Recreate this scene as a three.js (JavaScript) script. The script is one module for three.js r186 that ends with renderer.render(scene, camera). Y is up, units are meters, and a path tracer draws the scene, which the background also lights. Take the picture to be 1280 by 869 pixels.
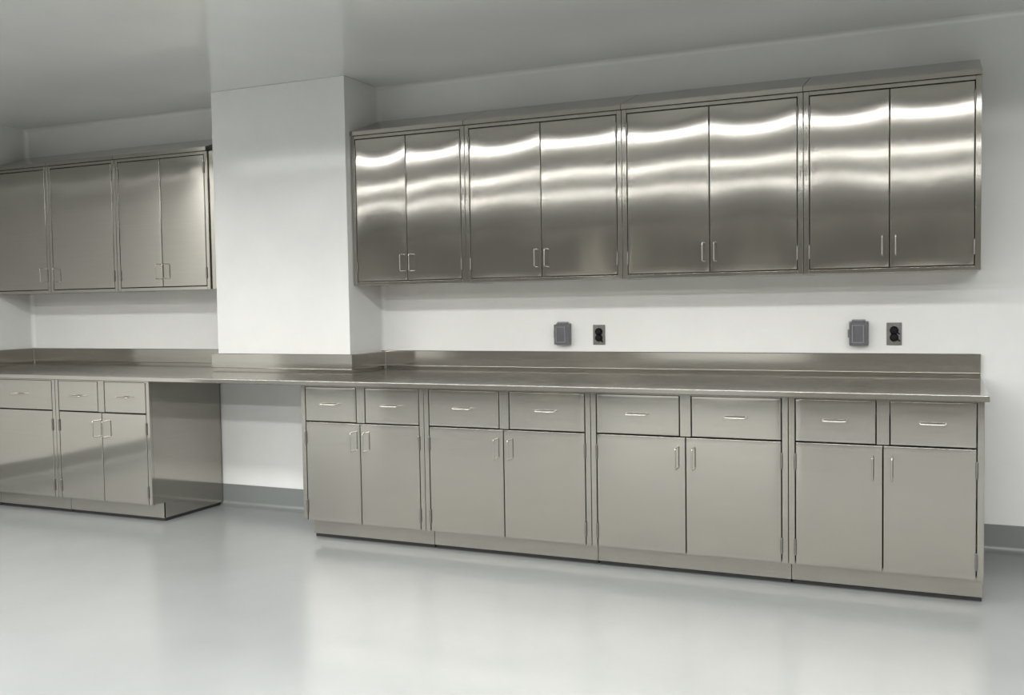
import * as THREE from 'three';
import { RoundedBoxGeometry } from 'three/addons/geometries/RoundedBoxGeometry.js';
import { mergeGeometries, toCreasedNormals } from 'three/addons/utils/BufferGeometryUtils.js';
import { RectAreaLightUniformsLib } from 'three/addons/lights/RectAreaLightUniformsLib.js';

RectAreaLightUniformsLib.init();
const scene = new THREE.Scene();
const D2R = Math.PI / 180;

// ---------- camera (x along the cabinet wall, y up, z out of that wall) ----------
const camera = new THREE.PerspectiveCamera(2 * Math.atan(434.5 / 1217.98) / D2R, 1280 / 869, 0.05, 60);
{
  const yaw = 23.844 * D2R, pitch = 2.6597 * D2R, roll = -0.909 * D2R;
  const F = new THREE.Vector3(-Math.sin(yaw) * Math.cos(pitch), -Math.sin(pitch), -Math.cos(yaw) * Math.cos(pitch));
  const R = new THREE.Vector3(Math.cos(yaw), 0, -Math.sin(yaw));
  const U = new THREE.Vector3().crossVectors(R, F);
  const R2 = R.clone().multiplyScalar(Math.cos(roll)).addScaledVector(U, Math.sin(roll));
  const U2 = U.clone().multiplyScalar(Math.cos(roll)).addScaledVector(R, -Math.sin(roll));
  camera.quaternion.setFromRotationMatrix(new THREE.Matrix4().makeBasis(R2, U2, F.clone().negate()));
  camera.position.set(2.9563, 1.3355, 5.5986);
}

// ---------- exposure, background, ceiling lamps' strength ----------
const renderer = new THREE.WebGLRenderer({ antialias: true });
renderer.toneMapping = THREE.LinearToneMapping;
renderer.toneMappingExposure = 1.0;
renderer.shadowMap.enabled = true;
scene.background = new THREE.Color(0x000000);
const LAMP = { radiance: 27.5, color: new THREE.Color(1.0, 0.998, 0.985), rows: [[3.0, -3.55, 8, 0.85, 0.065], [5.05, -7.15, 11, 1.1, 0.062], [7.15, -7.15, 11, 1.55, 0.0555]], names: ['row nearest the steel wall cabinets', 'second row out from the wall cabinets', 'third row out from the wall cabinets'], width: 0.4, length: 1.2 };

// ---------- measures of the room ----------
const ROOM = { x0: -3.71, spur: 4.0, xFar: -9.0, x1: 8.0, z1: 9.6, h: 2.762 };
const PIL = { x0: -1.503, x1: -0.455, d: 0.403 };
const COUNTER = { y: 0.914, t: 0.027, z: 1.089, x1: 3.14 };
const ZU = 0.348, ZF = 1.055, ZK = 0.96;

// ---------- helpers ----------
let seed = 1234567;
const rnd = () => { seed = (seed * 1664525 + 1013904223) >>> 0; return seed / 4294967296; };
const taken = new Map();
function numbered(name) {
  const n = taken.get(name) || 0; taken.set(name, n + 1);
  return n ? name + '_' + String(n).padStart(3, '0') : name;
}
function shade(o) { o.castShadow = true; o.receiveShadow = true; return o; }
function mesh(name, geo, mat, parent) {
  const m = shade(new THREE.Mesh(geo, mat)); m.name = name; parent.add(m); return m;
}
function struct(name, geo, mat) {
  const m = shade(new THREE.Mesh(geo, mat)); m.name = name; m.userData = { kind: 'structure' }; scene.add(m); return m;
}
function thing(name, label, category, pos, group) {
  const g = new THREE.Group(); g.name = numbered(name); g.position.set(...pos);
  g.userData = { label, category }; if (group) g.userData.group = group;
  scene.add(g); return g;
}
// texture coordinates in metres: u runs along the horizontal, v across it
function boxUV(geo, uOff = 0, vOff = 0) {
  const p = geo.attributes.position, n = geo.attributes.normal, uv = new Float32Array(p.count * 2);
  for (let i = 0; i < p.count; i++) {
    const ax = Math.abs(n.getX(i)), ay = Math.abs(n.getY(i)), az = Math.abs(n.getZ(i));
    let u, v;
    if (az >= ax && az >= ay) { u = p.getX(i); v = p.getY(i); } else if (ax >= ay) { u = p.getZ(i); v = p.getY(i); } else { u = p.getX(i); v = p.getZ(i); }
    uv[2 * i] = u + uOff; uv[2 * i + 1] = v + vOff;
  }
  geo.setAttribute('uv', new THREE.BufferAttribute(uv, 2)); return geo;
}
function box(x0, x1, y0, y1, z0, z1, r = 0.0015, seg = 2) {
  const w = x1 - x0, h = y1 - y0, d = z1 - z0;
  const g = r > 0 ? new RoundedBoxGeometry(w, h, d, seg, Math.min(r, w / 2.1, h / 2.1, d / 2.1)) : new THREE.BoxGeometry(w, h, d);
  g.translate((x0 + x1) / 2, (y0 + y1) / 2, (z0 + z1) / 2);
  return boxUV(g, rnd(), rnd());
}
function merge(list) {
  const gs = list.map((g) => { const h = g.index ? g.toNonIndexed() : g; for (const k of Object.keys(h.attributes)) if (!['position', 'normal', 'uv'].includes(k)) h.deleteAttribute(k); return h; });
  return mergeGeometries(gs);
}
// a profile (z, y) swept along x, with closed ends; edges sharper than the crease stay sharp
function sweepX(profile, x0, x1, crease = 0.6) {
  const n = profile.length, area = profile.reduce((t, [z, y], i) => { const [z2, y2] = profile[(i + 1) % n]; return t + z * y2 - z2 * y; }, 0);
  const P = area > 0 ? profile : [...profile].reverse();   // counter-clockwise in (z, y)
  const E = P.map(([z, y], i) => { const [z2, y2] = P[(i + 1) % n], l = Math.hypot(z2 - z, y2 - y) || 1e-9; return [(y2 - y) / l, -(z2 - z) / l, l]; });   // outward normal (z, y), length
  const at = (i, j) => {   // normal of edge i at the vertex it shares with edge j
    const a_ = E[i], c = E[j]; if (a_[0] * c[0] + a_[1] * c[1] < Math.cos(crease)) return a_;
    const z = a_[0] * a_[2] + c[0] * c[2], y = a_[1] * a_[2] + c[1] * c[2], l = Math.hypot(z, y); return [z / l, y / l];
  };
  const pos = [], nor = [];
  for (let i = 0; i < n; i++) {
    const [za, ya] = P[i], [zb, yb] = P[(i + 1) % n], na = at(i, (i + n - 1) % n), nb = at(i, (i + 1) % n);
    const v = [[x0, ya, za, na], [x1, ya, za, na], [x1, yb, zb, nb], [x0, yb, zb, nb]];
    for (const k of [0, 1, 2, 0, 2, 3]) { pos.push(v[k][0], v[k][1], v[k][2]); nor.push(0, v[k][3][1], v[k][3][0]); }
  }
  const c = P.map(([z, y]) => new THREE.Vector2(z, y));
  for (const t of THREE.ShapeUtils.triangulateShape(c, [])) {
    for (const k of [t[0], t[2], t[1]]) { pos.push(x1, P[k][1], P[k][0]); nor.push(1, 0, 0); }
    for (const k of t) { pos.push(x0, P[k][1], P[k][0]); nor.push(-1, 0, 0); }
  }
  const g = new THREE.BufferGeometry();
  g.setAttribute('position', new THREE.Float32BufferAttribute(pos, 3)); g.setAttribute('normal', new THREE.Float32BufferAttribute(nor, 3));
  return boxUV(g);
}
function tube(points, r, corner, seg = 40, sides = 8) {
  const P = points.map((p) => new THREE.Vector3(...p)), path = new THREE.CurvePath();
  let a = P[0];
  for (let i = 1; i < P.length - 1; i++) {
    const d0 = P[i - 1].clone().sub(P[i]).normalize(), d1 = P[i + 1].clone().sub(P[i]).normalize();
    const b = P[i].clone().addScaledVector(d0, corner), c = P[i].clone().addScaledVector(d1, corner);
    path.add(new THREE.LineCurve3(a, b)); path.add(new THREE.QuadraticBezierCurve3(b, P[i], c)); a = c;
  }
  path.add(new THREE.LineCurve3(a, P[P.length - 1]));
  return boxUV(new THREE.TubeGeometry(path, seg, r, sides, false));
}
// sheet-metal front: a slab whose face bulges a little where the sheet is not held by its folded edges
function frontPanel(w, h, t, bulge) {
  const e = 0.0022, nx = 14, ny = 22;
  const xs = [0, e * 0.4, e], ys = [0, e * 0.4, e];
  for (let i = 1; i < nx; i++) xs.push(e + (w - 2 * e) * i / nx);
  for (let i = 1; i < ny; i++) ys.push(e + (h - 2 * e) * i / ny);
  xs.push(w - e, w - e * 0.4, w); ys.push(h - e, h - e * 0.4, h);
  const X = xs.length, Y = ys.length, pos = [], idx = [];
  const drop = (i, n) => (i === 0 || i === n - 1 ? e : i === 1 || i === n - 2 ? e * 0.28 : 0);
  for (let j = 0; j < Y; j++) for (let i = 0; i < X; i++) {
    const u = xs[i] / w, v = ys[j] / h;
    pos.push(xs[i] - w / 2, ys[j] - h / 2, bulge(u, v, w, h) - Math.max(drop(i, X), drop(j, Y)));
  }
  for (let j = 0; j < Y - 1; j++) for (let i = 0; i < X - 1; i++) { const a = j * X + i; idx.push(a, a + 1, a + X + 1, a, a + X + 1, a + X); }
  const front = new THREE.BufferGeometry();
  front.setAttribute('position', new THREE.Float32BufferAttribute(pos, 3)); front.setIndex(idx); front.computeVertexNormals();
  boxUV(front, rnd(), rnd());
  const back = new THREE.BoxGeometry(w, h, t - e); back.translate(0, 0, -e - (t - e) / 2);
  const bi = back.toNonIndexed(), bp = bi.attributes.position, bn = bi.attributes.normal, keepP = [], keepN = [];
  for (let i = 0; i < bp.count; i++) if (bn.getZ(i) < 0.5) { keepP.push(bp.getX(i), bp.getY(i), bp.getZ(i)); keepN.push(bn.getX(i), bn.getY(i), bn.getZ(i)); }
  const rest = new THREE.BufferGeometry();
  rest.setAttribute('position', new THREE.Float32BufferAttribute(keepP, 3)); rest.setAttribute('normal', new THREE.Float32BufferAttribute(keepN, 3));
  return merge([front, boxUV(rest)]);
}
// the way each sheet is bowed: flat near the folded edges, proud in the middle, plus a slow wave of its own
function bow(amp, reach, wave) {
  const p1 = rnd() * 6.28, p2 = rnd() * 6.28, s = 0.85 + 0.4 * rnd(), k = (rnd() - 0.5) * 0.5;
  return (u, v, w, h) => {
    const across = Math.pow(Math.sin(Math.PI * Math.min(1, Math.max(0, u + k * 0.25 * Math.sin(Math.PI * u)))), 0.9);
    const held = (1 - Math.exp(-(1 - v) * h / reach)) * (1 - Math.exp(-v * h / (2.6 * reach)));
    return amp * s * across * held + wave * Math.sin(u * 4.2 + p1) * Math.sin(v * h * 7 + p2);
  };
}

// ---------- computed textures ----------
function valueNoise(n, cells, rng) {
  const cw = cells[0], ch = cells[1], lat = new Float32Array(cw * ch); for (let i = 0; i < lat.length; i++) lat[i] = rng();
  const out = new Float32Array(n * n), sm = (t) => t * t * (3 - 2 * t);
  for (let y = 0; y < n; y++) for (let x = 0; x < n; x++) {
    const fx = x / n * cw, fy = y / n * ch, x0 = Math.floor(fx), y0 = Math.floor(fy), tx = sm(fx - x0), ty = sm(fy - y0);
    const a = lat[(y0 % ch) * cw + x0 % cw], b = lat[(y0 % ch) * cw + (x0 + 1) % cw], c = lat[((y0 + 1) % ch) * cw + x0 % cw], d = lat[((y0 + 1) % ch) * cw + (x0 + 1) % cw];
    out[y * n + x] = (a + (b - a) * tx) + ((c + (d - c) * tx) - (a + (b - a) * tx)) * ty;
  }
  return out;
}
function layered(n, layers) {
  const out = new Float32Array(n * n); let total = 0;
  for (const [cx, cy, amp] of layers) { const v = valueNoise(n, [cx, cy], rnd); for (let i = 0; i < out.length; i++) out[i] += v[i] * amp; total += amp; }
  for (let i = 0; i < out.length; i++) out[i] /= total;
  return out;
}
function texture(n, rgb, metres, srgb) {
  const data = new Uint8Array(n * n * 4);
  for (let i = 0; i < n * n; i++) { const c = rgb(i); data[4 * i] = Math.round(255 * c[0]); data[4 * i + 1] = Math.round(255 * c[1]); data[4 * i + 2] = Math.round(255 * c[2]); data[4 * i + 3] = 255; }
  const t = new THREE.DataTexture(data, n, n, THREE.RGBAFormat);
  t.magFilter = THREE.LinearFilter; t.minFilter = THREE.LinearMipmapLinearFilter; t.generateMipmaps = true;
  t.wrapS = t.wrapT = THREE.RepeatWrapping; t.repeat.set(1 / metres, 1 / metres);
  if (srgb) t.colorSpace = THREE.SRGBColorSpace;
  t.needsUpdate = true; return t;
}
const grain = layered(512, [[3, 256, 1], [5, 512, 1.3], [2, 160, 0.4]]);
const grainColor = texture(512, (i) => { const v = 0.955 + 0.045 * grain[i]; return [v, v, v]; }, 0.8, true);
const peel = layered(512, [[48, 48, 1], [96, 96, 0.7], [20, 20, 0.5]]);
const peelBump = texture(512, (i) => [peel[i], peel[i], peel[i]], 0.7, false);
const cloud = layered(512, [[5, 5, 1], [11, 11, 0.7], [27, 27, 0.4], [70, 70, 0.25]]);
const paintTone = texture(512, (i) => { const v = 0.955 + 0.045 * cloud[i]; return [v, v, v * 0.997]; }, 2.3, true);
const floorTone = texture(512, (i) => { const v = 0.95 + 0.05 * cloud[i]; return [v, v, v]; }, 1.9, true);
const floorRough = texture(512, (i) => { const v = 0.92 + 0.08 * cloud[i]; return [v, v, v]; }, 1.3, false);

// ---------- materials ----------
const lin = (r, g, b) => new THREE.Color().setRGB(r, g, b);
const M = {
  steel: new THREE.MeshPhysicalMaterial({ color: lin(0.385, 0.368, 0.333), metalness: 0.86, roughness: 0.078, map: grainColor, anisotropy: 0.2, anisotropyRotation: Math.PI / 2 }),
  top: new THREE.MeshPhysicalMaterial({ color: lin(0.385, 0.368, 0.333), metalness: 0.86, roughness: 0.105, map: grainColor }),
  wire: new THREE.MeshStandardMaterial({ color: lin(0.5, 0.48, 0.45), metalness: 1, roughness: 0.2 }),
  hinge: new THREE.MeshStandardMaterial({ color: lin(0.26, 0.25, 0.235), metalness: 1, roughness: 0.25 }),
  rubber: new THREE.MeshStandardMaterial({ color: lin(0.015, 0.015, 0.015), roughness: 0.6 }),
  paint: new THREE.MeshPhysicalMaterial({ color: lin(0.68, 0.682, 0.67), roughness: 0.14, map: paintTone, bumpMap: peelBump, bumpScale: 0.0001 }),
  ceiling: new THREE.MeshPhysicalMaterial({ color: lin(0.68, 0.682, 0.67), roughness: 0.14, map: paintTone, bumpMap: peelBump, bumpScale: 0.0001 }),
  floor: new THREE.MeshPhysicalMaterial({ color: lin(0.225, 0.234, 0.2295), roughness: 0.22, roughnessMap: floorRough, map: floorTone }),
  base: new THREE.MeshPhysicalMaterial({ color: lin(0.17, 0.182, 0.175), roughness: 0.35, map: paintTone }),
  lampFrame: new THREE.MeshStandardMaterial({ color: lin(0.12, 0.12, 0.12), roughness: 0.5 }),
  diffuser: new THREE.MeshStandardMaterial({ color: lin(0.8, 0.8, 0.8), roughness: 0.6, emissive: LAMP.color, emissiveIntensity: 1 }),
  plate: new THREE.MeshPhysicalMaterial({ color: lin(0.2, 0.195, 0.18), metalness: 1, roughness: 0.3, map: grainColor }),
  black: new THREE.MeshPhysicalMaterial({ color: lin(0.004, 0.004, 0.0045), roughness: 0.6, specularIntensity: 0.35 }),
  greyPlastic: new THREE.MeshPhysicalMaterial({ color: lin(0.16, 0.16, 0.17), roughness: 0.3 }),
  smoke: new THREE.MeshPhysicalMaterial({ color: lin(0.55, 0.55, 0.58), roughness: 0.1, transmission: 0.85, thickness: 0 }),
  greyRim: new THREE.MeshPhysicalMaterial({ color: lin(0.21, 0.21, 0.225), roughness: 0.25 }),
  slot: new THREE.MeshStandardMaterial({ color: lin(0.01, 0.01, 0.01), roughness: 0.7 }),
};

// ---------- the room ----------
const T = 0.15;
struct('floor', box(ROOM.xFar - T, ROOM.x1 + T, -T, 0, -T, ROOM.z1 + T, 0), M.floor);
struct('ceiling', box(ROOM.xFar - T, ROOM.x1 + T, ROOM.h, ROOM.h + T, -T, ROOM.z1 + T, 0), M.ceiling);
struct('wall_back', box(ROOM.xFar - T, ROOM.x1 + T, 0, ROOM.h, -T, 0, 0), M.paint);
struct('wall_left', box(ROOM.x0 - T, ROOM.x0, 0, ROOM.h, 0, ROOM.spur, 0), M.paint);          // a spur: the room goes on beyond it
struct('wall_far_left', box(ROOM.xFar - T, ROOM.xFar, 0, ROOM.h, 0, ROOM.z1, 0), M.paint);
struct('wall_right', box(ROOM.x1, ROOM.x1 + T, 0, ROOM.h, 0, ROOM.z1, 0), M.paint);
struct('wall_front', box(ROOM.xFar - T, ROOM.x1 + T, 0, ROOM.h, ROOM.z1, ROOM.z1 + T, 0), M.paint);
struct('wall_pillar', box(PIL.x0, PIL.x1, 0, ROOM.h, 0, PIL.d, 0.004), M.paint);

// coved base: a thin upstand that runs out to the floor in a hollow curve
function coveProfile(h) {
  const p = [[0, 0], [0, h], [0.006, h], [0.0075, h - 0.002]], r = 0.03;
  for (let i = 0; i <= 8; i++) { const a = i / 8 * Math.PI / 2; p.push([0.0075 + r - r * Math.cos(a), 0.002 + r - r * Math.sin(a)]); }
  p.push([0.0075 + r + 0.004, 0]);
  return p;
}
const BB = 0.142;
struct('baseboard_back', sweepX(coveProfile(BB), ROOM.x0, ROOM.x1), M.base);
{ const g = sweepX(coveProfile(BB), PIL.x0 - 0.0075, PIL.x1 + 0.0075); g.translate(0, 0, PIL.d); struct('baseboard_pillar', g, M.base); }
{ const g = sweepX(coveProfile(BB), 0, ROOM.spur); g.rotateY(Math.PI / 2); g.translate(ROOM.x0, 0, ROOM.spur); struct('baseboard_left', g, M.base); }
{ const g = sweepX(coveProfile(BB), 0, ROOM.z1); g.rotateY(Math.PI / 2); g.translate(ROOM.xFar, 0, ROOM.z1); struct('baseboard_far_left', g, M.base); }
{ const g = sweepX(coveProfile(BB), 0, ROOM.z1); g.rotateY(-Math.PI / 2); g.translate(ROOM.x1, 0, 0); struct('baseboard_right', g, M.base); }
{ const g = sweepX(coveProfile(BB), 0, ROOM.x1 - ROOM.xFar); g.rotateY(Math.PI); g.translate(ROOM.x1, 0, ROOM.z1); struct('baseboard_front', g, M.base); }

// small hollow coves where the painted planes meet
function cove(r, len) {   // in the corner of +x and +y, swept along z
  const s = new THREE.Shape(); s.moveTo(0, 0); s.lineTo(r, 0);
  for (let i = 1; i <= 8; i++) { const a = i / 8 * Math.PI / 2; s.lineTo(r - r * Math.sin(a), r - r * Math.cos(a)); }
  s.lineTo(0, 0);
  return toCreasedNormals(new THREE.ExtrudeGeometry(s, { depth: len, bevelEnabled: false }), 0.5);
}
function coveUp(r, h) {   // the same, standing upright in the corner of +x and +z
  const g = cove(r, h); g.rotateX(-Math.PI / 2); g.scale(1, 1, -1);
  for (const at of [g.attributes.position.array, g.attributes.normal.array]) for (let i = 0; i < at.length; i += 9) for (let k = 0; k < 3; k++) { const t = at[i + 3 + k]; at[i + 3 + k] = at[i + 6 + k]; at[i + 6 + k] = t; }
  return boxUV(g);
}
{ const r = 0.028, v = () => coveUp(r, ROOM.h);
  const a = v(); a.translate(ROOM.x0, 0, 0); struct('trim_1', a, M.paint);
  const b = v(); b.translate(PIL.x1, 0, 0); struct('trim_2', b, M.paint);
  const along = (x0, x1, z) => { const g = cove(r, x1 - x0); g.rotateZ(-Math.PI / 2); g.rotateY(-Math.PI / 2); g.translate(x1, ROOM.h, z); return g; };
  // swept along x under the ceiling
  const c1 = along(PIL.x1, ROOM.x1, 0), c2 = along(ROOM.x0, PIL.x0, 0);
  struct('trim_3', boxUV(c1), M.paint); struct('trim_4', boxUV(c2), M.paint);
}

// ---------- ceiling lamps: unbroken rows of panels between deep side rails that shield them from the side ----------
{
  for (const [z, x0, n, power, rail] of LAMP.rows) for (let i = 0; i < n; i++) {
    const x = x0 + (i + 0.5) * LAMP.length, w = LAMP.length, d = LAMP.width, y = ROOM.h;
    const t = thing('ceiling_light', 'white ceiling light panel in the ' + LAMP.names[LAMP.rows.findIndex((r) => r[0] === z)], 'light', [x, y, z], 'ceiling light panels in rows');
    mesh('frame', merge([box(-w / 2, w / 2, -rail, 0, -d / 2 - 0.012, -d / 2, 0), box(-w / 2, w / 2, -rail, 0, d / 2, d / 2 + 0.012, 0)]), M.lampFrame, t);
    mesh('diffuser', box(-w / 2, w / 2, -0.012, 0, -d / 2, d / 2, 0), M.diffuser, t);
    const l = new THREE.RectAreaLight(LAMP.color, LAMP.radiance * power, w, d);
    l.position.set(0, -0.016, 0); l.rotation.x = -Math.PI / 2; l.name = 'panel_glow'; t.add(l);
  }
}

// ---------- cabinet pieces ----------
const pullV = () => tube([[0, -0.051, -0.004], [0, -0.051, 0.036], [0, 0.051, 0.036], [0, 0.051, -0.004]], 0.0034, 0.009);
const pullH = () => tube([[-0.051, 0, -0.004], [-0.051, 0, 0.036], [0.051, 0, 0.036], [0.051, 0, -0.004]], 0.0034, 0.009);
const PV = pullV(), PH = pullH();
const HINGE = (() => {
  const k = [[-0.0345, -0.0118], [-0.0112, 0.0112], [0.0118, 0.0345]].map(([a, b]) => { const c = new THREE.CylinderGeometry(0.0058, 0.0058, b - a, 12); c.translate(0, (a + b) / 2, 0.003); return c; });
  const pin = new THREE.CylinderGeometry(0.0037, 0.0037, 0.072, 10); pin.translate(0, 0, 0.003);
  const tips = [-1, 1].map((s) => { const c = new THREE.SphereGeometry(0.0052, 10, 6); c.scale(1, 0.6, 1); c.translate(0, s * 0.0355, 0.003); return c; });
  return boxUV(merge([...k, pin, ...tips]));
})();
const FOOT = (() => { const g = new THREE.LatheGeometry([[0, 0], [0.022, 0], [0.022, 0.006], [0.012, 0.014], [0.008, 0.02], [0.008, 0.06], [0, 0.06]].map(([x, y]) => new THREE.Vector2(x, y)), 16); return boxUV(g); })();

function door(parent, x0, x1, y0, y1, zFront, hingeSide, handleX, handleY, hinges, bulge) {
  const w = x1 - x0, h = y1 - y0, cx = (x0 + x1) / 2, cy = (y0 + y1) / 2;
  const d = mesh('door', frontPanel(w, h, 0.02, bulge), M.steel, parent); d.position.set(cx, cy, zFront);
  const p = mesh('pull_handle', PV, M.wire, d); p.position.set(handleX - cx, handleY - cy, 0); p.userData = { label: 'bent steel wire pull handle' };
  const hx = (hingeSide < 0 ? x0 - 0.0025 : x1 + 0.0025) - cx;
  for (const hy of hinges) { const b = mesh('hinge', HINGE, M.hinge, d); b.position.set(hx, hy - cy, 0.0005); }
  return d;
}
function drawer(parent, x0, x1, y0, y1, zFront) {
  const cx = (x0 + x1) / 2, cy = (y0 + y1) / 2;
  const d = mesh('drawer', frontPanel(x1 - x0, y1 - y0, 0.02, bow(0.0008, 0.05, 0.00012)), M.steel, parent); d.position.set(cx, cy, zFront);
  const p = mesh('pull_handle', PH, M.wire, d); p.position.set(0, 0.787 - cy, 0); p.rotation.x = 0.1; p.userData = { label: 'bent steel wire pull handle' };
  return d;
}

// ---------- base cabinets ----------
const GAP = 0.005, STILE = 0.0265;
// x0, x1: sides; two: two drawers over two doors, else one of each
function baseCabinet(x0, x1, two, label, opt = {}) {
  const cx = (x0 + x1) / 2, w = x1 - x0, t = thing('base_cabinet', label, 'cabinet', [cx, 0, 0], opt.group);
  const a = -w / 2 + 0.0014, b = w / 2 - 0.0014, top = COUNTER.y - COUNTER.t - 0.0005, zb = opt.back || 0.42, yb = 0.118, ym = 0.684;
  // carcass: sides notched over the toe space, deck, back
  const sideShape = [[zb, 0.02], [ZK - 0.001, 0.02], [ZK - 0.001, yb], [ZF - 0.02, yb], [ZF - 0.02, top], [zb, top]];
  for (const [s0, s1] of [[a, a + 0.012], [b - 0.012, b]]) mesh('side_panel', sweepX(sideShape, s0, s1), M.steel, t);
  mesh('carcass', merge([box(a + 0.012, b - 0.012, yb, yb + 0.012, zb, ZF - 0.022, 0), box(a + 0.012, b - 0.012, 0.05, top, zb, zb + 0.012, 0)]), M.steel, t);
  // face frame
  mesh('stile', box(a, a + STILE, yb, top, ZF - 0.02, ZF, 0.002), M.steel, t);
  mesh('stile', box(b - STILE, b, yb, top, ZF - 0.02, ZF, 0.002), M.steel, t);
  mesh('rail', box(a + STILE, b - STILE, top - 0.008, top, ZF - 0.02, ZF - 0.002, 0), M.steel, t);
  mesh('kick_panel', box(a, b, 0.02, yb, ZK - 0.012, ZK, 0.001), M.steel, t);
  mesh('gap_shade', merge([box(a + 0.004, b - 0.004, 0.0005, 0.03, ZK - 0.018, ZK - 0.013, 0), box(b - 0.009, b - 0.004, 0.0005, 0.03, zb + 0.02, ZK - 0.018, 0), box(a + 0.004, a + 0.009, 0.0005, 0.03, zb + 0.02, ZK - 0.018, 0)]), M.rubber, t);  // black strips added as painted shade in the gap under kick and sides
  const L = a + STILE + GAP, R = b - STILE - GAP, dy0 = ym + 0.002, dy1 = top - 0.009;
  const up = bow(0.0012, 0.16, 0.0002);
  const hy = [0.591, 0.199], hH = 0.58;
  if (two) {
    const m = opt.meet !== undefined ? opt.meet - cx : 0, c = opt.mid !== undefined ? opt.mid - cx : 0, sw = 0.026;
    mesh('mullion', box(c - sw, c + sw, ym, top, ZF - 0.02, ZF, 0.002), M.steel, t);
    drawer(t, L, c - sw - GAP, dy0, dy1, ZF); drawer(t, c + sw + GAP, R, dy0, dy1, ZF);
    door(t, L, m - GAP / 2, yb + 0.002, ym - GAP, ZF, -1, m - 0.041, hH, hy, up);
    door(t, m + GAP / 2, R, yb + 0.002, ym - GAP, ZF, 1, m + 0.038, hH, hy, bow(0.0012, 0.16, 0.0002));
  } else {
    drawer(t, L, R, dy0, dy1, ZF);
    const left = opt.hinge === -1;
    door(t, L, R, yb + 0.002, ym - GAP, ZF, left ? -1 : 1, left ? R - 0.035 : L + 0.035, hH, hy, up);
  }
  for (const fx of [a + 0.06, b - 0.06]) for (const fz of [ZK - 0.05, zb + 0.06]) { const f = mesh('foot', FOOT, M.rubber, t); f.position.set(fx, 0, fz); f.userData = { label: 'black levelling foot' }; }
  return t;
}
const BG = 'steel base cabinets under the worktop';
baseCabinet(-0.3645, 0.427, true, 'narrower steel base cabinet of the bank of four, beside the open knee space', { group: BG, meet: 0.024 });
baseCabinet(0.427, 1.3665, true, 'wide steel base cabinet of the bank of four, second from the knee space', { group: BG, meet: 0.891 });
baseCabinet(1.3665, 2.317, true, 'wide steel base cabinet of the bank of four, third from the knee space', { group: BG });
baseCabinet(2.317, 3.124, true, 'narrower steel base cabinet at the free end of the worktop, beside the bare wall', { group: BG });
baseCabinet(-2.283, -1.487, true, 'steel base cabinet with bare side panel facing the knee space under the pillar', { group: BG });
baseCabinet(-2.94, -2.283, false, 'single-drawer steel base cabinet next to the two-drawer one near the room corner', { group: BG });
baseCabinet(-3.6, -2.94, false, 'single-drawer steel base cabinet standing in the room corner', { group: BG, hinge: -1 });

// ---------- wall cabinets ----------
const UY = { b: 1.456, t: 2.392, lip: 2.419, back: 2.541 };
function wallCabinet(x0, x1, two, label, opt = {}) {
  const cx = (x0 + x1) / 2, w = x1 - x0, dy = opt.rise || 0, t = thing('wall_cabinet', label, 'cabinet', [cx, UY.b, 0], opt.group);
  const a = -w / 2 + 0.0014, b = w / 2 - 0.0014, Y = (y) => y + dy * (y > 2 ? 1 : 0) - UY.b;
  const zb = 0.002;
  for (const [s0, s1] of [[a, a + 0.012], [b - 0.012, b]]) mesh('side_panel', box(s0, s1, Y(UY.b), Y(UY.t), zb, ZU - 0.02, 0), M.steel, t);
  mesh('carcass', merge([box(a + 0.012, b - 0.012, Y(UY.b) + 0.001, Y(UY.b) + 0.013, zb, ZU - 0.02, 0), box(a + 0.012, b - 0.012, Y(UY.t) - 0.012, Y(UY.t), zb, ZU - 0.02, 0), box(a + 0.012, b - 0.012, Y(UY.b) + 0.013, Y(UY.t) - 0.012, zb, zb + 0.01, 0)]), M.steel, t);
  const fb = 0.022, ft = 0.02;
  mesh('stile', box(a, a + STILE, Y(UY.b), Y(UY.t), ZU - 0.02, ZU, 0.002), M.steel, t);
  mesh('stile', box(b - STILE, b, Y(UY.b), Y(UY.t), ZU - 0.02, ZU, 0.002), M.steel, t);
  mesh('rail', box(a + STILE, b - STILE, Y(UY.b), Y(UY.b) + fb, ZU - 0.02, ZU, 0.002), M.steel, t);
  mesh('rail', box(a + STILE, b - STILE, Y(UY.t) - ft, Y(UY.t), ZU - 0.02, ZU, 0.002), M.steel, t);
  // sloped top with a turned-down lip in front
  mesh('sloped_top', sweepX([[zb, Y(UY.t) + 0.0015], [ZU + 0.0125, Y(UY.t) + 0.0015], [ZU + 0.012, Y(UY.lip)], [ZU + 0.011, Y(UY.lip) + 0.001], [ZU + 0.0095, Y(UY.lip) + 0.001 + 0.0015 * 0.345], [zb, Y(UY.back)]], a, b), M.steel, t);
  const L = a + STILE + GAP, R = b - STILE - GAP, y0 = Y(UY.b) + fb + GAP, y1 = Y(UY.t) - ft - GAP;
  const hy = [Y(2.283), Y(1.569)], hH = Y(1.589);
  const bend = () => bow(0.0027, 0.13, 0.0004);
  if (two) {
    const m = (opt.meet !== undefined ? opt.meet - cx : 0);
    door(t, L, m - GAP / 2, y0, y1, ZU, -1, m - 0.033, hH, hy, bend());
    door(t, m + GAP / 2, R, y0, y1, ZU, 1, m + 0.03, hH, hy, bend());
  } else {
    const left = opt.hinge === -1;
    door(t, L, R, y0, y1, ZU, left ? -1 : 1, left ? R - 0.033 : L + 0.033, hH, hy, bend());
  }
  return t;
}
const WG = 'steel wall cabinets above the worktop';
wallCabinet(PIL.x1 - 0.0 + 0.003, 0.345, true, 'narrower steel wall cabinet of the row of four, against the white pillar', { group: WG, meet: -0.06 });
wallCabinet(0.345, 1.3205, true, 'wide steel wall cabinet of the row of four, second from the pillar', { group: WG });
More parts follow.
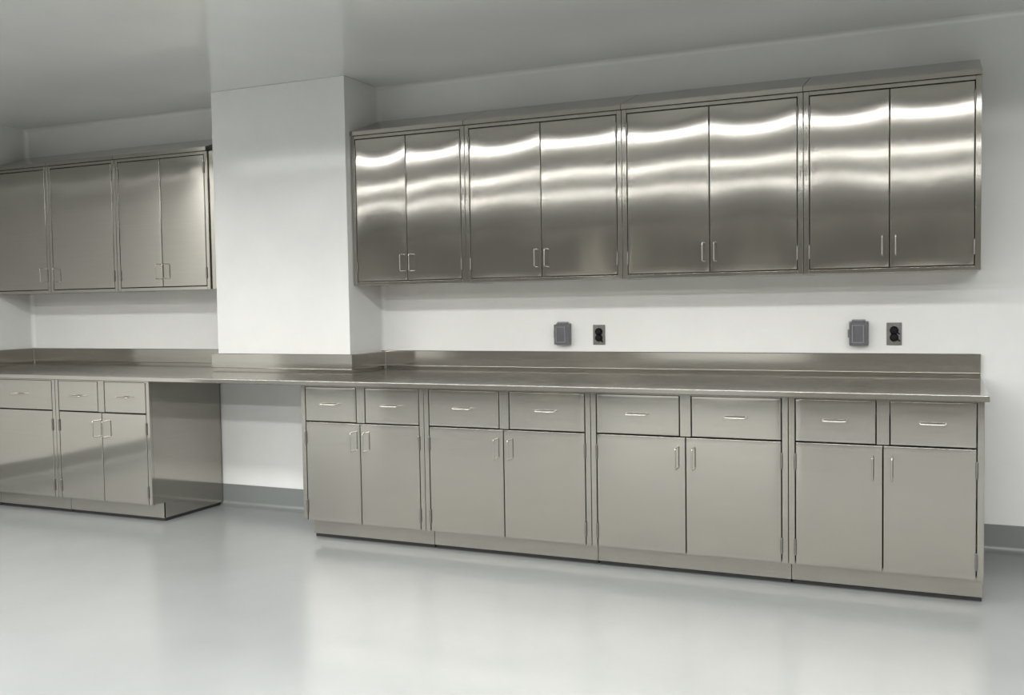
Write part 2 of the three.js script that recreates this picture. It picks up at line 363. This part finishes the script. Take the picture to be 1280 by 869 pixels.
wallCabinet(1.3205, 2.2965, true, 'wide steel wall cabinet of the row of four, third from the pillar', { group: WG });
wallCabinet(2.2965, 3.1285, true, 'narrower steel wall cabinet ending the row of four beside bare wall', { group: WG });
wallCabinet(-2.436, -1.598, true, 'two-door steel wall cabinet beside the pillar filler strip and a single-door cabinet', { group: WG });
wallCabinet(-3.098, -2.436, false, 'single-door steel wall cabinet adjoining a two-door one, handle on its far edge', { group: WG });
wallCabinet(-3.70, -3.098, false, 'single-door steel wall cabinet tight in the room corner', { group: WG, hinge: -1 });
// filler strip between the last cabinet and the pillar
{
  const t = thing('filler_strip', 'narrow vertical steel filler strip between wall cabinet and pillar', 'filler strip', [(-1.598 + PIL.x0) / 2, UY.b, 0]);
  mesh('strip', box(-0.045, 0.045, 0, UY.t - UY.b, ZU - 0.03, ZU - 0.012, 0.002), M.steel, t);
}

// ---------- worktop ----------
{
  const t = thing('worktop', 'long brushed steel worktop with upstand, notched around the pillar', 'worktop', [0, COUNTER.y - COUNTER.t, 0]);
  const s = new THREE.Shape(), x0 = ROOM.x0 + 0.001, e = 0.004, z0 = 0.001;
  const pts = [[x0, z0], [PIL.x0 - 0.001, z0], [PIL.x0 - 0.001, PIL.d + 0.001], [PIL.x1 + 0.001, PIL.d + 0.001], [PIL.x1 + 0.001, z0], [COUNTER.x1 - e, z0], [COUNTER.x1 - e, COUNTER.z - e], [x0, COUNTER.z - e]];
  pts.forEach(([x, z], i) => (i ? s.lineTo(x, -z) : s.moveTo(x, -z)));
  const slab = new THREE.ExtrudeGeometry(new THREE.Shape(pts.map(([x, z]) => new THREE.Vector2(x, -z))), { depth: COUNTER.t - 0.008, bevelEnabled: false });
  slab.rotateX(-Math.PI / 2); slab.translate(0, 0.001, 0);
  // sheet on top with a rounded front and end nosing
  const nose = (r) => { const p = []; for (let i = 0; i <= 6; i++) { const a = i / 6 * Math.PI / 2; p.push([COUNTER.z - r + r * Math.sin(a), COUNTER.t - r + r * Math.cos(a)]); } return p; };
  const prof = [[COUNTER.z - 0.05, COUNTER.t], [COUNTER.z - 0.0042, COUNTER.t], ...nose(0.0035), [COUNTER.z, COUNTER.t - 0.0042], [COUNTER.z, 0.003], [COUNTER.z - 0.003, 0], [COUNTER.z - 0.05, 0]];
  const front = sweepX(prof, x0, COUNTER.x1);
  const upper = new THREE.ExtrudeGeometry(new THREE.Shape([[x0, z0], [PIL.x0 - 0.001, z0], [PIL.x0 - 0.001, PIL.d + 0.001], [PIL.x1 + 0.001, PIL.d + 0.001], [PIL.x1 + 0.001, z0], [COUNTER.x1, z0], [COUNTER.x1, COUNTER.z - 0.05], [x0, COUNTER.z - 0.05]].map(([x, z]) => new THREE.Vector2(x, -z))), { depth: COUNTER.t, bevelEnabled: false });
  upper.rotateX(-Math.PI / 2);
  mesh('top_sheet', merge([boxUV(upper), front]), M.top, t);
  // upstand: folded sheet with a small shadow joint along its foot
  const y1 = 1.03 - t.position.y, yb = COUNTER.t, th = 0.03;
  const prof2 = [[0.001, yb], [th - 0.024, yb], [th - 0.024, yb + 0.013], [th - 0.003, yb + 0.013], [th - 0.0008, yb + 0.0145], [th, yb + 0.017], [th, yb + 0.018], [th, y1 - 0.003], [th - 0.003, y1], [0.001, y1]];
  const low = prof2.map(([z, y]) => [z, y > 0.08 ? y - 0.006 : y]);
  const up = (profile, x0_, x1_, z, turn, px) => { const g = sweepX(profile, x0_, x1_); if (turn) g.rotateY(turn); g.translate(px || 0, 0, z || 0); const m = mesh('backsplash', boxUV(g), M.top, t); return m; };
  up(prof2, PIL.x1 + 0.002, COUNTER.x1 - 0.001);                                   // along the back wall, bank of four
  up(prof2, ROOM.x0 + 0.002, PIL.x0 - 0.002);                                        // along the back wall, corner bank
  up(low, PIL.x0 - th, -1.02, PIL.d); up(low, -1.0195, PIL.x1 + th, PIL.d);     // pillar front, in two lengths
  up(low, 0, PIL.d - 0.002, PIL.d - 0.001, Math.PI / 2, PIL.x1);               // pillar side facing the bank of four
  up(low, 0, PIL.d - 0.002, 0.001, -Math.PI / 2, PIL.x0);                      // pillar side facing the corner bank
  for (const [cx, top] of [[PIL.x1 + th, y1 - 0.003], [ROOM.x0 + th, y1]]) { const g = coveUp(0.007, top - yb - 0.001); g.translate(cx - 0.001, yb + 0.001, th - 0.001); mesh('corner_seam', g, M.top, t); }
  up(prof2, 0, COUNTER.z - 0.004, COUNTER.z - 0.003, Math.PI / 2, ROOM.x0);    // along the end wall
}

// ---------- outlets on the back wall ----------
function coverOutlet(x, y, label) {
  const t = thing('outlet_cover', label, 'outlet', [x, y, 0]);
  mesh('back_plate', box(-0.050, 0.050, -0.066, 0.066, 0.0005, 0.012, 0.004, 3), M.greyPlastic, t);
  const r = mesh('receptacle', merge([box(-0.017, 0.017, -0.034, 0.034, 0.012, 0.018, 0.002)]), M.greyPlastic, t);
  const slots = []; for (const sy of [-0.019, 0.019]) { slots.push(box(-0.008, -0.0055, sy, sy + 0.008, 0.0175, 0.0186, 0), box(0.0055, 0.008, sy, sy + 0.008, 0.0175, 0.0186, 0), box(-0.002, 0.002, sy - 0.008, sy - 0.004, 0.0175, 0.0186, 0)); }
  mesh('slots', merge(slots), M.slot, r);
  // hollow smoke-tinted lid: rim walls and a bowed face
  const lid = [];
  lid.push(box(-0.045, -0.0405, -0.062, 0.06, 0.0125, 0.052, 0.0015), box(0.0405, 0.045, -0.062, 0.06, 0.0125, 0.052, 0.0015), box(-0.0405, 0.0405, -0.062, -0.0575, 0.0125, 0.052, 0.0015), box(-0.0405, 0.0405, 0.0555, 0.06, 0.0125, 0.052, 0.0015));
  lid.push(box(-0.045, 0.045, -0.062, 0.06, 0.052, 0.0555, 0.0016));
  mesh('lid', merge(lid), M.smoke, t);
  mesh('lid_rim', merge([box(-0.0475, 0.0475, -0.065, -0.058, 0.012, 0.018, 0.002), box(-0.0475, 0.0475, 0.058, 0.065, 0.012, 0.018, 0.002), box(-0.0475, -0.043, -0.058, 0.058, 0.012, 0.018, 0.002), box(0.043, 0.0475, -0.058, 0.058, 0.012, 0.018, 0.002)]), M.greyPlastic, t);
  mesh('lid_ridge', merge([box(-0.032, -0.027, -0.05, 0.046, 0.0555, 0.058, 0.001), box(0.024, 0.029, -0.05, 0.046, 0.0555, 0.058, 0.001), box(-0.027, 0.024, 0.042, 0.046, 0.0555, 0.058, 0.001), box(-0.027, 0.024, -0.05, -0.046, 0.0555, 0.058, 0.001)]), M.greyRim, t);
  const hg = new THREE.CylinderGeometry(0.007, 0.007, 0.07, 14); hg.rotateZ(Math.PI / 2); hg.translate(0, 0.0685, 0.018);
  mesh('lid_hinge', merge([boxUV(hg), box(-0.034, 0.034, 0.058, 0.07, 0.004, 0.014, 0.002)]), M.greyPlastic, t);
  mesh('latch', box(-0.0555, -0.046, -0.022, 0.022, 0.014, 0.034, 0.002), M.greyPlastic, t);
  return t;
}
coverOutlet(0.832, 1.135, 'grey smoke-lidded outlet box on the wall under the second wall cabinet from the pillar');
coverOutlet(2.543, 1.137, 'grey smoke-lidded outlet box on the wall under the end cabinet of the row');
function plateOutlet(x, y, tabs, label) {
  const t = thing('outlet_plate', label, 'outlet', [x, y, 0]);
  mesh('face_plate', box(-0.038, 0.038, -0.0605, 0.0605, 0.0005, 0.007, 0.003, 3), M.plate, t);
  [0.019, -0.019].forEach((cy, i) => {
    const prof = [[0, 0.03], [0.013, 0.03], [0.017, 0.027], [0.0212, 0.021], [0.0225, 0.012], [0.0225, 0.007], [0, 0.007]].map(([r, z]) => new THREE.Vector2(r, z)).reverse();
    const c = new THREE.LatheGeometry(prof, 24); c.rotateX(Math.PI / 2); c.translate(0, cy, 0);
    const cap = mesh('socket_cap', boxUV(c), M.black, t); cap.userData = { label: 'round black socket cap' };
    if (tabs[i] !== null) {
      const g = box(0.012, 0.036, -0.0035, 0.0035, 0.012, 0.019, 0.002); g.rotateZ(tabs[i]); g.translate(0, cy, 0);
      mesh('pull_tab', g, M.black, cap);
    }
  });
  for (const sy of [1, -1]) { const s = new THREE.CylinderGeometry(0.0028, 0.003, 0.0015, 12); s.rotateX(Math.PI / 2); s.translate(0, sy * 0.049, 0.0075); mesh('screw', boxUV(s), M.hinge, t); }
  return t;
}
plateOutlet(1.060, 1.131, [null, -0.75], 'steel outlet plate with black caps under the second wall cabinet from the pillar');
plateOutlet(2.721, 1.134, [-0.6, -0.55], 'steel outlet plate with black caps under the end cabinet of the row');

// ---------- the bench along the opposite wall, which the steel fronts and the upstand mirror ----------
{
  const face = (t) => { t.rotation.y = Math.PI; t.position.z = ROOM.z1; return t; };
  const copy = (t, x) => { const c = t.clone(); c.name = numbered(t.name.replace(/_\d+$/, '')); c.position.x = x; scene.add(c); return c; };
  const gb = 'base cabinets along the opposite wall', gw = 'wall cabinets along the opposite wall';
  const b0 = face(baseCabinet(-4.45, -3.44, true, 'wide steel base cabinet of the bench along the opposite wall', { group: gb }));
  for (const x of [-2.935, -1.925, 1.775, 2.785, 3.795]) copy(b0, x);
  const w0 = face(wallCabinet(-4.45, -3.44, true, 'wide steel wall cabinet along the opposite wall', { group: gw }));
  for (let i = -3; i < 9; i++) if (i) copy(w0, -3.945 + 1.01 * i);
  for (const [x, label] of [[-2.935, 'straight steel worktop over the opposite bench nearer the spur wall'], [2.785, 'straight steel worktop over the opposite bench away from the spur wall']]) {
    const t = face(thing('worktop', label, 'worktop', [x, COUNTER.y - COUNTER.t, 0], 'worktops along the opposite wall'));
    mesh('top_sheet', sweepX([[0.001, 0], [COUNTER.z, 0], [COUNTER.z, COUNTER.t], [0.001, COUNTER.t]], -1.53, 1.53), M.top, t);
    mesh('backsplash', sweepX([[0.001, COUNTER.t], [0.03, COUNTER.t], [0.03, 0.14], [0.001, 0.14]], -1.53, 1.53), M.top, t);
  }
}

renderer.render(scene, camera);
